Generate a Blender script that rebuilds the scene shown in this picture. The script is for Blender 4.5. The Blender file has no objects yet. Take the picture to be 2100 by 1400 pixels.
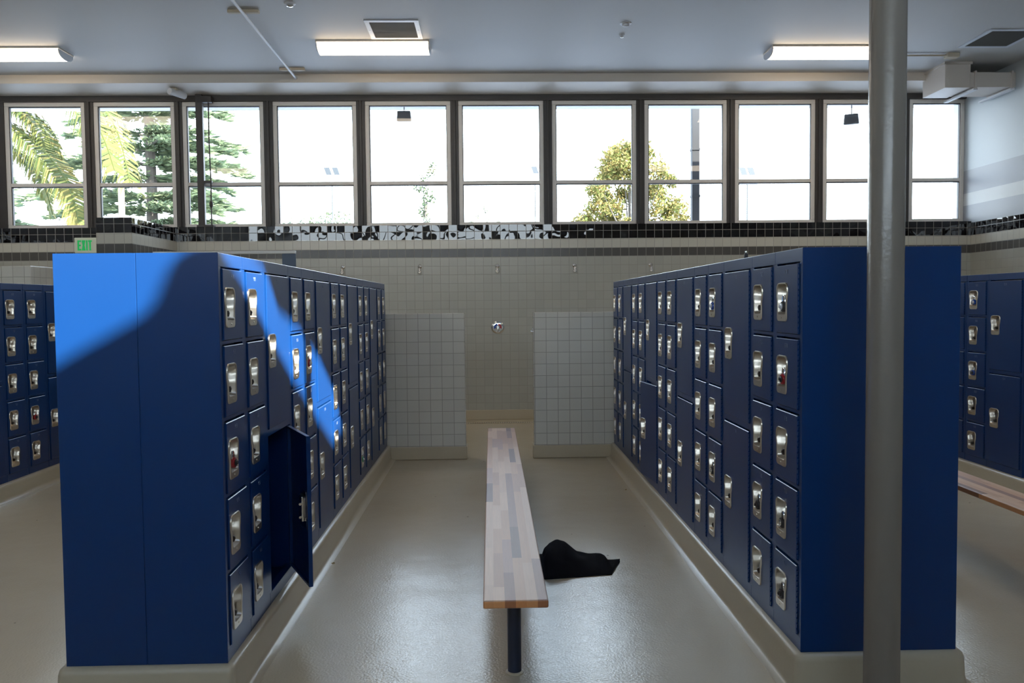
import bpy, bmesh, math, random
from mathutils import Vector, Matrix, noise
from math import sin, cos, pi, radians

scene = bpy.context.scene
COL = scene.collection
rnd = random.Random(7)

# ------------------------------------------------------------------ camera
HC = 1.464
PITCH, ROLL, YAW, FPX = .045, -.0099, .025, 1700.0
fwd = Vector((sin(YAW)*cos(PITCH), cos(YAW)*cos(PITCH), -sin(PITCH)))
up0 = Vector((sin(YAW)*sin(PITCH), cos(YAW)*sin(PITCH), cos(PITCH)))
rt0 = Vector((cos(YAW), -sin(YAW), 0))
rt = cos(ROLL)*rt0 + sin(ROLL)*up0
upv = -sin(ROLL)*rt0 + cos(ROLL)*up0
cam_data = bpy.data.cameras.new('camera')
cam = bpy.data.objects.new('camera', cam_data)
COL.objects.link(cam)
M = Matrix((rt, upv, -fwd)).transposed().to_4x4()
M.translation = Vector((0, 0, HC))
cam.matrix_world = M
cam_data.sensor_width = 36.0
cam_data.sensor_fit = 'HORIZONTAL'
cam_data.lens = 36.0*FPX/2100.0
cam_data.clip_start = .05
cam_data.clip_end = 500
scene.camera = cam

# ------------------------------------------------------------------ view + world + sun
scene.view_settings.view_transform = 'Standard'
scene.view_settings.look = 'None'
scene.view_settings.gamma = 1
scene.view_settings.use_curve_mapping = False
scene.view_settings.exposure = 0.36
scene.cycles.use_denoising = True
scene.cycles.max_bounces = 7
scene.cycles.diffuse_bounces = 5
scene.cycles.glossy_bounces = 4
scene.cycles.transparent_max_bounces = 12
scene.cycles.sample_clamp_indirect = 6

SKY = 9.5
SUN = 31.0
world = bpy.data.worlds.new('sky')
scene.world = world
world.use_nodes = True
wn = world.node_tree
wn.nodes.clear()
w_out = wn.nodes.new('ShaderNodeOutputWorld')
w_bg = wn.nodes.new('ShaderNodeBackground')
w_tc = wn.nodes.new('ShaderNodeTexCoord')
w_sep = wn.nodes.new('ShaderNodeSeparateXYZ')
w_rmp = wn.nodes.new('ShaderNodeValToRGB')
wn.links.new(w_tc.outputs['Generated'], w_sep.inputs[0])
wn.links.new(w_sep.outputs['Z'], w_rmp.inputs[0])
wn.links.new(w_rmp.outputs[0], w_bg.inputs[0])
wn.links.new(w_bg.outputs[0], w_out.inputs[0])
els = w_rmp.color_ramp.elements
els[0].position = 0.0
els[0].color = (.84, .92, 1, 1)
els[1].position = .75
els[1].color = (.34, .50, .80, 1)
e_ = els.new(.3)
e_.color = (.74, .87, 1, 1)
w_bg.inputs[1].default_value = SKY

SUN_DIR = Vector((-.8, .6, -.75)).normalized()
sd = bpy.data.lights.new('sun', 'SUN')
sd.energy = SUN
sd.angle = radians(.9)
sd.color = (1, .95, .86)
sun = bpy.data.objects.new('sun', sd)
COL.objects.link(sun)
sun.rotation_euler = SUN_DIR.to_track_quat('-Z', 'Y').to_euler()

# ------------------------------------------------------------------ material helpers
def new_mat(name):
    m = bpy.data.materials.new(name)
    m.use_nodes = True
    nt = m.node_tree
    b = nt.nodes['Principled BSDF']
    return m, nt, b

def nd(nt, t, **kw):
    n = nt.nodes.new(t)
    for k, v in kw.items():
        setattr(n, k, v)
    return n

def mth(nt, op, a, b=None, c=None):
    n = nt.nodes.new('ShaderNodeMath')
    n.operation = op
    for i, v in enumerate((a, b, c)):
        if v is None:
            continue
        if isinstance(v, (int, float)):
            n.inputs[i].default_value = v
        else:
            nt.links.new(v, n.inputs[i])
    return n.outputs[0]

def mixc(nt, f, a, b):
    n = nt.nodes.new('ShaderNodeMix')
    n.data_type = 'RGBA'
    for s, v in ((n.inputs[0], f), (n.inputs[6], a), (n.inputs[7], b)):
        if isinstance(v, (int, float)):
            s.default_value = v
        elif isinstance(v, tuple):
            s.default_value = v if len(v) == 4 else (*v, 1)
        else:
            nt.links.new(v, s)
    return n.outputs[2]

def noise_bump(nt, b, scale, strength, dist=.001, detail=2, coord='Object'):
    tc = nd(nt, 'ShaderNodeTexCoord')
    nz = nd(nt, 'ShaderNodeTexNoise')
    nz.inputs['Scale'].default_value = scale
    nz.inputs['Detail'].default_value = detail
    nt.links.new(tc.outputs[coord], nz.inputs['Vector'])
    bp = nd(nt, 'ShaderNodeBump')
    bp.inputs['Strength'].default_value = strength
    bp.inputs['Distance'].default_value = dist
    nt.links.new(nz.outputs[0], bp.inputs['Height'])
    nt.links.new(bp.outputs[0], b.inputs['Normal'])
    return nz, bp, tc

def plain(name, col, rough=.5, metal=0., spec=.5, bump=None, vary=0.0, vscale=6):
    m, nt, b = new_mat(name)
    b.inputs['Base Color'].default_value = (*col, 1)
    b.inputs['Roughness'].default_value = rough
    b.inputs['Metallic'].default_value = metal
    b.inputs['Specular IOR Level'].default_value = spec
    if bump:
        noise_bump(nt, b, bump[0], bump[1], bump[2])
    if vary:
        tc = nd(nt, 'ShaderNodeTexCoord')
        nz = nd(nt, 'ShaderNodeTexNoise')
        nz.inputs['Scale'].default_value = vscale
        nz.inputs['Detail'].default_value = 4
        nt.links.new(tc.outputs['Object'], nz.inputs['Vector'])
        lo = tuple(c*(1-vary) for c in col)
        hi = tuple(min(1, c*(1+vary)) for c in col)
        nt.links.new(mixc(nt, nz.outputs[0], lo, hi), b.inputs['Base Color'])
    return m

M_BLUE = plain('blue_locker_enamel', (.0035, .034, .138), .28, spec=.36, bump=(900, .06, .0004), vary=.05, vscale=3)
M_DARKIN = plain('dark_blue_interior', (.008, .03, .12), .5)
M_STEEL = plain('satin_stainless', (.60, .54, .46), .30, metal=1, bump=(160, .08, .0005))
M_CHROME = plain('polished_chrome', (.8, .8, .8), .08, metal=1)
M_DARKMETAL = plain('dark_latch_metal', (.06, .05, .045), .4, metal=.6)
M_NUMBER = plain('number_paint', (.16, .2, .3), .4)
M_CEIL = plain('ceiling_paint', (.51, .52, .53), .6, bump=(14, .03, .006), vary=.02, vscale=1.2)
M_BEAM = plain('beam_paint', (.58, .54, .49), .55)
M_DUCT = plain('duct_paint', (.56, .52, .48), .5)
M_WHITEPIPE = plain('white_pipe_paint', (.62, .64, .68), .45)
M_BRACKET = plain('bracket_paint', (.52, .46, .36), .6)
M_FRAME = plain('window_frame_alloy', (.74, .71, .67), .45)
M_GASKET = plain('black_gasket', (.015, .015, .02), .5)
M_MULL = plain('dark_mullion_paint', (.055, .05, .048), .5, vary=.15, vscale=5)
M_GRILLE = plain('grille_mesh', (.15, .15, .14), .6, bump=(700, .5, .002))
M_GRFRAME = plain('grille_frame', (.55, .6, .68), .4)
M_BLACKPOST = plain('navy_black_post', (.012, .02, .045), .35)
M_BLACK = plain('black_plastic', (.02, .02, .024), .5)
M_PARTBLUE = plain('slate_blue_pilaster', (.045, .075, .13), .45)
M_RAIL = plain('pale_head_rail', (.62, .62, .60), .35)
M_CLOTH = plain('black_fleece', (.0055, .006, .009), .95, spec=.15, bump=(220, .6, .003))
M_SIGN = plain('sign_housing', (.66, .70, .58), .45)
M_BARK = plain('bark', (.07, .06, .05), .9, vary=.3, vscale=8)
M_TANPOLE = plain('tan_pole', (.45, .30, .16), .8, vary=.2)
M_GROUND = plain('outdoor_paving', (.22, .24, .27), .9, vary=.1, vscale=.3)
M_DARKPOST = plain('outdoor_dark_post', (.012, .012, .014), .7)
M_OUTWALL = plain('outer_wall', (.4, .4, .4), .9)
M_STEELPOST = plain('outdoor_grey_steel', (.03, .035, .04), .5)
M_DEBRIS = plain('dry_leaf_scrap', (.35, .26, .12), .8)
M_RED = plain('red_enamel', (.35, .01, .015), .3)
M_BLUEDIAL = plain('blue_enamel', (.01, .06, .35), .25)
M_GREEN = plain('green_enamel', (.02, .30, .12), .3)
M_PLWHITE = plain('white_dial', (.6, .6, .62), .3)

def leaf_mat(name, a, b_, c, sat=0):
    m, nt, b = new_mat(name)
    b.inputs['Roughness'].default_value = .7
    b.inputs['Specular IOR Level'].default_value = .2
    gi = nd(nt, 'ShaderNodeNewGeometry')
    rm = nd(nt, 'ShaderNodeValToRGB')
    rm.color_ramp.elements[0].color = (*a, 1)
    rm.color_ramp.elements[1].color = (*c, 1)
    e = rm.color_ramp.elements.new(.5)
    e.color = (*b_, 1)
    nt.links.new(gi.outputs['Random Per Island'], rm.inputs[0])
    nt.links.new(rm.outputs[0], b.inputs['Base Color'])
    tr = nd(nt, 'ShaderNodeBsdfTranslucent')
    nt.links.new(rm.outputs[0], tr.inputs[0])
    mx = nd(nt, 'ShaderNodeMixShader')
    mx.inputs[0].default_value = .22
    nt.links.new(b.outputs[0], mx.inputs[1])
    nt.links.new(tr.outputs[0], mx.inputs[2])
    nt.links.new(mx.outputs[0], nt.nodes['Material Output'].inputs[0])
    return m

M_CEDAR = leaf_mat('cedar_needles', (.075, .11, .065), (.12, .155, .085), (.16, .195, .105))
M_PALM = leaf_mat('palm_leaflets', (.042, .062, .014), (.085, .09, .022), (.15, .115, .032))
M_AUTUMN = leaf_mat('autumn_leaves', (.09, .115, .028), (.16, .145, .045), (.22, .15, .05))
M_FARGREEN = leaf_mat('distant_leaves', (.045, .07, .035), (.07, .09, .045), (.09, .105, .06))

# glass
M_GLASS, nt, b = new_mat('window_glass')
nt.nodes.remove(b)
tr = nd(nt, 'ShaderNodeBsdfTransparent')
tr.inputs[0].default_value = (.97, .985, .98, 1)
gl = nd(nt, 'ShaderNodeBsdfGlossy')
gl.inputs['Roughness'].default_value = .02
fr = nd(nt, 'ShaderNodeFresnel')
fr.inputs[0].default_value = 1.35
mx = nd(nt, 'ShaderNodeMixShader')
nt.links.new(fr.outputs[0], mx.inputs[0])
nt.links.new(tr.outputs[0], mx.inputs[1])
nt.links.new(gl.outputs[0], mx.inputs[2])
nt.links.new(mx.outputs[0], nt.nodes['Material Output'].inputs[0])

def emit(name, col, strength):
    m, nt, b = new_mat(name)
    b.inputs['Base Color'].default_value = (*[min(.9, c) for c in col], 1)
    b.inputs['Emission Color'].default_value = (*col, 1)
    b.inputs['Emission Strength'].default_value = strength
    b.inputs['Roughness'].default_value = .4
    return m
M_LENS = emit('lamp_lens', (1, .82, .62), 9.0)
M_EXIT = emit('exit_letters', (.01, .42, .10), .35)

def tile_mat(name, axis, kind, off=(0, 0), t=.1085):
    """glazed square tiles in world metres; axis 'x' = wall runs along x, 'y' = along y"""
    m, nt, b = new_mat(name)
    geo = nd(nt, 'ShaderNodeNewGeometry')
    sep = nd(nt, 'ShaderNodeSeparateXYZ')
    nt.links.new(geo.outputs['Position'], sep.inputs[0])
    u = mth(nt, 'DIVIDE', mth(nt, 'SUBTRACT', sep.outputs['X' if axis == 'x' else 'Y'], off[0]), t)
    v = mth(nt, 'DIVIDE', mth(nt, 'SUBTRACT', sep.outputs['Z'], off[1]), t)
    fu = mth(nt, 'FRACT', u)
    fv = mth(nt, 'FRACT', v)
    du = mth(nt, 'MINIMUM', fu, mth(nt, 'SUBTRACT', 1.0, fu))
    dv = mth(nt, 'MINIMUM', fv, mth(nt, 'SUBTRACT', 1.0, fv))
    dm = mth(nt, 'MINIMUM', du, dv)
    # tile mask: 0 in grout, 1 on the tile
    ramp = nd(nt, 'ShaderNodeMapRange')
    ramp.inputs[1].default_value = .012
    ramp.inputs[2].default_value = .030
    nt.links.new(dm, ramp.inputs[0])
    mask = ramp.outputs[0]
    cell = nd(nt, 'ShaderNodeCombineXYZ')
    nt.links.new(mth(nt, 'FLOOR', u), cell.inputs[0])
    nt.links.new(mth(nt, 'FLOOR', v), cell.inputs[1])
    wnz = nd(nt, 'ShaderNodeTexWhiteNoise')
    nt.links.new(cell.outputs[0], wnz.inputs['Vector'])
    rv = wnz.outputs['Value']
    if kind == 'band':
        # constant ramp over height
        cr = nd(nt, 'ShaderNodeValToRGB')
        cr.color_ramp.interpolation = 'CONSTANT'
        z = mth(nt, 'DIVIDE', sep.outputs['Z'], 3.0)
        nt.links.new(z, cr.inputs[0])
        el = cr.color_ramp.elements
        el[0].position = 0
        el[0].color = (.43, .425, .375, 1)
        el[1].position = off[1]/3.0
        el[1].color = (.10, .096, .09, 1)
        e1 = el.new((off[1]+t)/3.0)
        e1.color = (.58, .56, .49, 1)
        e2 = el.new((off[1]+2*t)/3.0)
        e2.color = (.006, .006, .008, 1)
        base = cr.outputs[0]
    elif kind == 'plain':
        base = None
    col_hi = base if base else (.62, .605, .55, 1)
    vcol = nd(nt, 'ShaderNodeHueSaturation')
    if base:
        nt.links.new(base, vcol.inputs['Color'])
    else:
        vcol.inputs['Color'].default_value = col_hi
    nt.links.new(mth(nt, 'ADD', .97, mth(nt, 'MULTIPLY', rv, .06)), vcol.inputs['Value'])
    gcol = (.33, .315, .28, 1)
    nt.links.new(mixc(nt, mask, gcol, vcol.outputs[0]), b.inputs['Base Color'])
    nt.links.new(mth(nt, 'SUBTRACT', .75, mth(nt, 'MULTIPLY', mask, .66)), b.inputs['Roughness'])
    if kind == 'band':      # only the black courses are mirror glazed
        blk = mth(nt, 'GREATER_THAN', sep.outputs['Z'], off[1]+2*t)
        rg = mth(nt, 'SUBTRACT', .22, mth(nt, 'MULTIPLY', blk, .20))
        nt.links.new(mth(nt, 'SUBTRACT', .75, mth(nt, 'MULTIPLY', mask, mth(nt, 'SUBTRACT', .75, rg))), b.inputs['Roughness'])
        nt.links.new(mth(nt, 'ADD', .25, mth(nt, 'MULTIPLY', blk, .22)), b.inputs['Specular IOR Level'])
    else:
        b.inputs['Specular IOR Level'].default_value = .4
    # tilt per tile + slight warp
    bp = nd(nt, 'ShaderNodeBump')
    bp.inputs['Strength'].default_value = .6
    bp.inputs['Distance'].default_value = .0015
    nt.links.new(mask, bp.inputs['Height'])
    nz = nd(nt, 'ShaderNodeTexNoise')
    nz.inputs['Scale'].default_value = 9
    nz.inputs['Detail'].default_value = 0
    nt.links.new(geo.outputs['Position'], nz.inputs['Vector'])
    s1 = nd(nt, 'ShaderNodeVectorMath', operation='SUBTRACT')
    nt.links.new(wnz.outputs['Color'], s1.inputs[0])
    s1.inputs[1].default_value = (.5, .5, .5)
    s2 = nd(nt, 'ShaderNodeVectorMath', operation='SCALE')
    nt.links.new(s1.outputs[0], s2.inputs[0])
    s2.inputs['Scale'].default_value = .012
    if kind == 'band':
        nt.links.new(mth(nt, 'ADD', .012, mth(nt, 'MULTIPLY', blk, .04)), s2.inputs['Scale'])
    s3 = nd(nt, 'ShaderNodeVectorMath', operation='SUBTRACT')
    nt.links.new(nz.outputs['Color'], s3.inputs[0])
    s3.inputs[1].default_value = (.5, .5, .5)
    s4 = nd(nt, 'ShaderNodeVectorMath', operation='SCALE')
    nt.links.new(s3.outputs[0], s4.inputs[0])
    s4.inputs['Scale'].default_value = .02
    if kind == 'band':
        nt.links.new(mth(nt, 'ADD', .02, mth(nt, 'MULTIPLY', blk, .045)), s4.inputs['Scale'])
    a1 = nd(nt, 'ShaderNodeVectorMath', operation='ADD')
    nt.links.new(s2.outputs[0], a1.inputs[0])
    nt.links.new(s4.outputs[0], a1.inputs[1])
    a2 = nd(nt, 'ShaderNodeVectorMath', operation='ADD')
    nt.links.new(a1.outputs[0], a2.inputs[0])
    nt.links.new(bp.outputs[0], a2.inputs[1])
    nn = nd(nt, 'ShaderNodeVectorMath', operation='NORMALIZE')
    nt.links.new(a2.outputs[0], nn.inputs[0])
    nt.links.new(nn.outputs[0], b.inputs['Normal'])
    return m

STRIPE_Z = 2.058          # bottom of the dark grey stripe
TB = .1085
M_TILE_BX = tile_mat('banded_tile_x', 'x', 'band', (.02, STRIPE_Z))
M_TILE_BY = tile_mat('banded_tile_y', 'y', 'band', (10.5, STRIPE_Z))
M_TILE_PX = tile_mat('plain_tile_x', 'x', 'plain', (-.25, .127), .1098)
M_TILE_PY = tile_mat('plain_tile_y', 'y', 'plain', (7.82, .127), .1098)

# epoxy floor
M_FLOOR, nt, b = new_mat('epoxy_floor')
tc = nd(nt, 'ShaderNodeTexCoord')
n1 = nd(nt, 'ShaderNodeTexNoise')
n1.inputs['Scale'].default_value = 1.3
n1.inputs['Detail'].default_value = 5
nt.links.new(tc.outputs['Object'], n1.inputs['Vector'])
base = mixc(nt, n1.outputs[0], (.49, .415, .295), (.57, .49, .365))
vo = nd(nt, 'ShaderNodeTexVoronoi')
vo.inputs['Scale'].default_value = 5
nt.links.new(tc.outputs['Object'], vo.inputs['Vector'])
spk = mth(nt, 'LESS_THAN', vo.outputs['Distance'], .035)
base2 = mixc(nt, mth(nt, 'MULTIPLY', spk, .7), base, (.10, .085, .07))
nt.links.new(base2, b.inputs['Base Color'])
b.inputs['Roughness'].default_value = .21
b.inputs['Specular IOR Level'].default_value = .5
n2 = nd(nt, 'ShaderNodeTexNoise')
n2.inputs['Scale'].default_value = 95
n2.inputs['Detail'].default_value = 2
nt.links.new(tc.outputs['Object'], n2.inputs['Vector'])
n3 = nd(nt, 'ShaderNodeTexNoise')
n3.inputs['Scale'].default_value = 3.0
nt.links.new(tc.outputs['Object'], n3.inputs['Vector'])
hsum = mth(nt, 'ADD', n2.outputs[0], mth(nt, 'MULTIPLY', n3.outputs[0], 4.0))
bp = nd(nt, 'ShaderNodeBump')
bp.inputs['Strength'].default_value = .6
bp.inputs['Distance'].default_value = .0018
nt.links.new(hsum, bp.inputs['Height'])
nt.links.new(bp.outputs[0], b.inputs['Normal'])

M_CURB = plain('epoxy_curb', (.50, .43, .31), .28, bump=(60, .35, .0015), vary=.06, vscale=3)

# painted steel column
M_PIPE = plain('grey_pipe_paint', (.20, .178, .150), .22, bump=(55, .35, .0022))

# butcher block
M_WOOD, nt, b = new_mat('butcher_block')
tc = nd(nt, 'ShaderNodeTexCoord')
sep = nd(nt, 'ShaderNodeSeparateXYZ')
nt.links.new(tc.outputs['Object'], sep.inputs[0])
strip = mth(nt, 'FLOOR', mth(nt, 'DIVIDE', sep.outputs['X'], .0398))
wa = nd(nt, 'ShaderNodeTexWhiteNoise', noise_dimensions='1D')
nt.links.new(strip, wa.inputs['W'])
yy = mth(nt, 'DIVIDE', mth(nt, 'ADD', sep.outputs['Y'], mth(nt, 'MULTIPLY', wa.outputs[0], 3.1)),
         mth(nt, 'ADD', .42, mth(nt, 'MULTIPLY', wa.outputs[0], .30)))
# irregular joint spacing
wj = nd(nt, 'ShaderNodeTexNoise', noise_dimensions='2D')
cj = nd(nt, 'ShaderNodeCombineXYZ')
nt.links.new(mth(nt, 'MULTIPLY', yy, .6), cj.inputs[0])
nt.links.new(mth(nt, 'MULTIPLY', strip, 7.3), cj.inputs[1])
nt.links.new(cj.outputs[0], wj.inputs['Vector'])
wj.inputs['Detail'].default_value = 0
yy = mth(nt, 'ADD', yy, mth(nt, 'MULTIPLY', wj.outputs[0], .5))
ccell = nd(nt, 'ShaderNodeCombineXYZ')
nt.links.new(strip, ccell.inputs[0])
nt.links.new(mth(nt, 'FLOOR', yy), ccell.inputs[1])
wb = nd(nt, 'ShaderNodeTexWhiteNoise')
nt.links.new(ccell.outputs[0], wb.inputs['Vector'])
cr = nd(nt, 'ShaderNodeValToRGB')
cr.color_ramp.interpolation = 'CONSTANT'
stops = [(0, (.66, .42, .28)), (.24, (.74, .51, .36)), (.46, (.58, .36, .25)), (.60, (.70, .48, .34)),
         (.74, (.40, .25, .20)), (.84, (.54, .35, .28)), (.93, (.28, .18, .15))]
for i, (p, c) in enumerate(stops):
    if i < 2:
        e = cr.color_ramp.elements[i]
        e.position = p
    else:
        e = cr.color_ramp.elements.new(p)
    e.color = (*c, 1)
nt.links.new(wb.outputs['Value'], cr.inputs[0])
mp = nd(nt, 'ShaderNodeMapping')
mp.inputs['Scale'].default_value = (160, 6, 60)
nt.links.new(tc.outputs['Object'], mp.inputs[0])
gn = nd(nt, 'ShaderNodeTexNoise')
gn.inputs['Scale'].default_value = 1
gn.inputs['Detail'].default_value = 4
nt.links.new(mp.outputs[0], gn.inputs['Vector'])
hs = nd(nt, 'ShaderNodeHueSaturation')
nt.links.new(cr.outputs[0], hs.inputs['Color'])
nt.links.new(mth(nt, 'ADD', .9, mth(nt, 'MULTIPLY', gn.outputs[0], .2)), hs.inputs['Value'])
# end and side faces tinted warmer and darker than the top
nrm = nd(nt, 'ShaderNodeNewGeometry')
sn = nd(nt, 'ShaderNodeSeparateXYZ')
nt.links.new(nrm.outputs['True Normal'], sn.inputs[0])
edge = mth(nt, 'LESS_THAN', mth(nt, 'ABSOLUTE', sn.outputs['Z']), .6)
warm = nd(nt, 'ShaderNodeMix', data_type='RGBA', blend_type='MULTIPLY')
nt.links.new(edge, warm.inputs[0])
nt.links.new(hs.outputs[0], warm.inputs[6])
warm.inputs[7].default_value = (1.0, .66, .38, 1)
nt.links.new(warm.outputs[2], b.inputs['Base Color'])
b.inputs['Roughness'].default_value = .42
b.inputs['Specular IOR Level'].default_value = .28

# painted upper side wall with stripes
M_STRIPE, nt, b = new_mat('striped_wall_paint')
geo = nd(nt, 'ShaderNodeNewGeometry')
sep = nd(nt, 'ShaderNodeSeparateXYZ')
nt.links.new(geo.outputs['Position'], sep.inputs[0])
cr = nd(nt, 'ShaderNodeValToRGB')
cr.color_ramp.interpolation = 'CONSTANT'
nt.links.new(mth(nt, 'DIVIDE', sep.outputs['Z'], 5.0), cr.inputs[0])
el = cr.color_ramp.elements
el[0].position = 0
el[0].color = (.36, .38, .42, 1)
el[1].position = 2.675/5
el[1].color = (.60, .62, .62, 1)
e = el.new(2.82/5); e.color = (.36, .38, .42, 1)
e = el.new(3.11/5); e.color = (.50, .55, .58, 1)
nt.links.new(cr.outputs[0], b.inputs['Base Color'])
b.inputs['Roughness'].default_value = .5
noise_bump(nt, b, 40, .1, .002)

# ------------------------------------------------------------------ mesh helpers
def link(name, me, mat=None, parent=None, loc=None):
    o = bpy.data.objects.new(name, me)
    COL.objects.link(o)
    if mat is not None and me is not None and len(me.materials) == 0:
        me.materials.append(mat)
    if parent is not None:
        o.parent = parent
    if loc is not None:
        o.location = loc
    return o

def finish(bm, name, smooth=False, recalc=True):
    if recalc:
        bmesh.ops.recalc_face_normals(bm, faces=bm.faces)
    me = bpy.data.meshes.new(name)
    bm.to_mesh(me)
    bm.free()
    if smooth:
        for p in me.polygons:
            p.use_smooth = True
        try:
            me.set_sharp_from_angle(angle=radians(38))
        except Exception:
            pass
    return me

def box(bm, x0, x1, y0, y1, z0, z1, bev=0, seg=2):
    r = bmesh.ops.create_cube(bm, size=1)
    vs = r['verts']
    for v in vs:
        v.co = Vector(((x0+x1)/2 + v.co.x*(x1-x0), (y0+y1)/2 + v.co.y*(y1-y0), (z0+z1)/2 + v.co.z*(z1-z0)))
    if bev:
        es = list({e for v in vs for e in v.link_edges})
        bmesh.ops.bevel(bm, geom=es, offset=bev, segments=seg, affect='EDGES', profile=.5)
    return vs

def loft(bm, loops, cap0=True, cap1=True, closed=True):
    rings = [[bm.verts.new(p) for p in lp] for lp in loops]
    n = len(rings[0])
    for a, c in zip(rings, rings[1:]):
        for i in range(n if closed else n-1):
            j = (i+1) % n
            bm.faces.new((a[i], a[j], c[j], c[i]))
    if cap0:
        bm.faces.new(rings[0][::-1])
    if cap1:
        bm.faces.new(rings[-1])
    return rings

def lathe(bm, prof, axis='z', c=(0, 0, 0), n=24, cap=True):
    """prof: list of (radius, along)"""
    loops = []
    for r, h in prof:
        lp = []
        for i in range(n):
            a = 2*pi*i/n
            p = (r*cos(a), r*sin(a), h)
            if axis == 'y':
                p = (p[0], p[2], p[1])
            elif axis == 'x':
                p = (p[2], p[0], p[1])
            lp.append((p[0]+c[0], p[1]+c[1], p[2]+c[2]))
        loops.append(lp)
    loft(bm, loops, cap, cap)

def tube(bm, pts, r, n=10, r1=None):
    pts = [Vector(p) for p in pts]
    loops = []
    prev = None
    for i, p in enumerate(pts):
        d = (pts[min(i+1, len(pts)-1)] - pts[max(i-1, 0)]).normalized()
        ref = Vector((0, 0, 1)) if abs(d.z) < .95 else Vector((1, 0, 0))
        s = d.cross(ref).normalized() if prev is None else (prev - d*prev.dot(d)).normalized()
        prev = s
        t = d.cross(s)
        rr = r if r1 is None else r + (r1-r)*i/(len(pts)-1)
        loops.append([p + rr*(cos(2*pi*k/n)*s + sin(2*pi*k/n)*t) for k in range(n)])
    loft(bm, loops)

def mesh_box(name, *a, **k):
    bm = bmesh.new()
    box(bm, *a, **k)
    return finish(bm, name)

def tag(o, label, cat, group=None, kind=None):
    if label:
        o['label'] = label
    if cat:
        o['category'] = cat
    if group:
        o['group'] = group
    o['kind'] = kind or 'thing'
    return o

def structure(o):
    o['kind'] = 'structure'
    return o

def empty(name, loc=(0, 0, 0), rz=0):
    o = bpy.data.objects.new(name, None)
    COL.objects.link(o)
    o.location = loc
    o.rotation_euler = (0, 0, rz)
    o.empty_display_size = .1
    return o

# ------------------------------------------------------------------ room constants
XL, XR = -6.30, 6.15
YB, YR = 10.50, -2.6          # tiled back wall face, rear wall
YW = 10.69                    # window plane
ZC = 4.22                     # ceiling
ZB = 4.12                     # soffit beside the windows
ZS = 2.465                    # top of the tiled wall
BZ = .139                     # curb top
LH = 1.524                    # locker height

# floor
structure(link('floor', mesh_box('floor', XL-.2, XR+.2, YR-.2, YW+.25, -.2, 0), M_FLOOR))
# ceiling with an added, unseen opening cut to shape the sun patches
bm = bmesh.new()
out = [(XL-.2, YR-.2), (XR+.2, YR-.2), (XR+.2, 10.05), (XL-.2, 10.05)]
hole = [(1.02, .05), (1.565, .69), (1.71, .84), (1.60, .985), (1.62, 1.035), (1.74, 1.06), (1.85, 1.19), (2.30, 1.60), (2.85, 2.23), (2.80, 2.62), (2.52, 2.56), (2.28, 2.34), (2.06, 1.98),
        (1.98, 1.66), (1.76, 1.60), (1.66, 1.30), (1.60, 1.10), (1.50, 1.05), (1.06, 1.06)]
for z in (ZC, ZC+.12):
    vo_ = [bm.verts.new((x, y, z)) for x, y in out]
    sl = (z-ZC)/.75          # shaft slanted along the sun direction to keep the patch shape
    vh_ = [bm.verts.new((x+.8*sl, y-.6*sl, z)) for x, y in hole]
    eds = []
    for ring in (vo_, vh_):
        for i in range(len(ring)):
            eds.append(bm.edges.new((ring[i], ring[(i+1) % len(ring)])))
    bmesh.ops.triangle_fill(bm, edges=eds, use_beauty=True)
    if z == ZC:
        low = (vo_, vh_)
for a, c in ((low[0], vo_), (low[1], vh_)):
    for i in range(len(a)):
        j = (i+1) % len(a)
        bm.faces.new((a[i], a[j], c[j], c[i]))
structure(link('ceiling', finish(bm, 'ceiling'), M_CEIL))
# dropped soffit by the windows with its warm front face
bm = bmesh.new()
box(bm, XL-.2, XR+.2, 10.05, YW+.25, ZB, ZC+.12)
structure(link('trim_1', finish(bm, 'soffit'), M_BEAM))
# back tile wall
structure(link('wall_back', mesh_box('wall_back', XL-.2, XR+.2, YB, YW+.25, 0, ZS), M_TILE_BX))
# rear wall with clerestory (light comes in from behind the camera)
bm = bmesh.new()
box(bm, XL-.2, XR+.2, YR-.2, YR, 0, 2.9)
box(bm, XL-.2, XR+.2, YR-.2, YR, 4.0, ZC)
box(bm, 2.0, XR+.2, YR-.2, YR, 2.9, 4.0)
structure(link('wall_rear', finish(bm, 'wall_rear'), M_TILE_PX))
for i in range(7):
    x0 = XL + i*1.186
    bm = bmesh.new()
    box(bm, x0-.06, x0+.06, YR-.16, YR-.04, 2.9, 4.0)
    box(bm, x0+.06, x0+1.126, YR-.12, YR-.08, 2.9, 2.96)
    w_ = structure(link('window_%d' % (i+12), finish(bm, 'rear_window'), M_FRAME))
    structure(link('window_pane', mesh_box('rear_pane', x0+.06, x0+1.126, YR-.102, YR-.098, 2.96, 4.0), M_GLASS, w_))
# side walls: striped paint above, banded tile below
structure(link('wall_right', mesh_box('wall_right', XR, XR+.2, YR-.2, YW+.25, ZS-.02, ZC), M_STRIPE))
structure(link('wall_right', mesh_box('wall_right_tile', XR-.004, XR+.2, YR-.2, YW, 0, ZS-.02), M_TILE_BY))
structure(link('wall_left', mesh_box('wall_left', XL-.2, XL, YR-.2, YW+.25, ZS-.02, ZC), M_STRIPE))
structure(link('wall_left', mesh_box('wall_left_tile', XL-.2, XL+.004, YR-.2, YW, 0, ZS-.02), M_TILE_BY))
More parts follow.
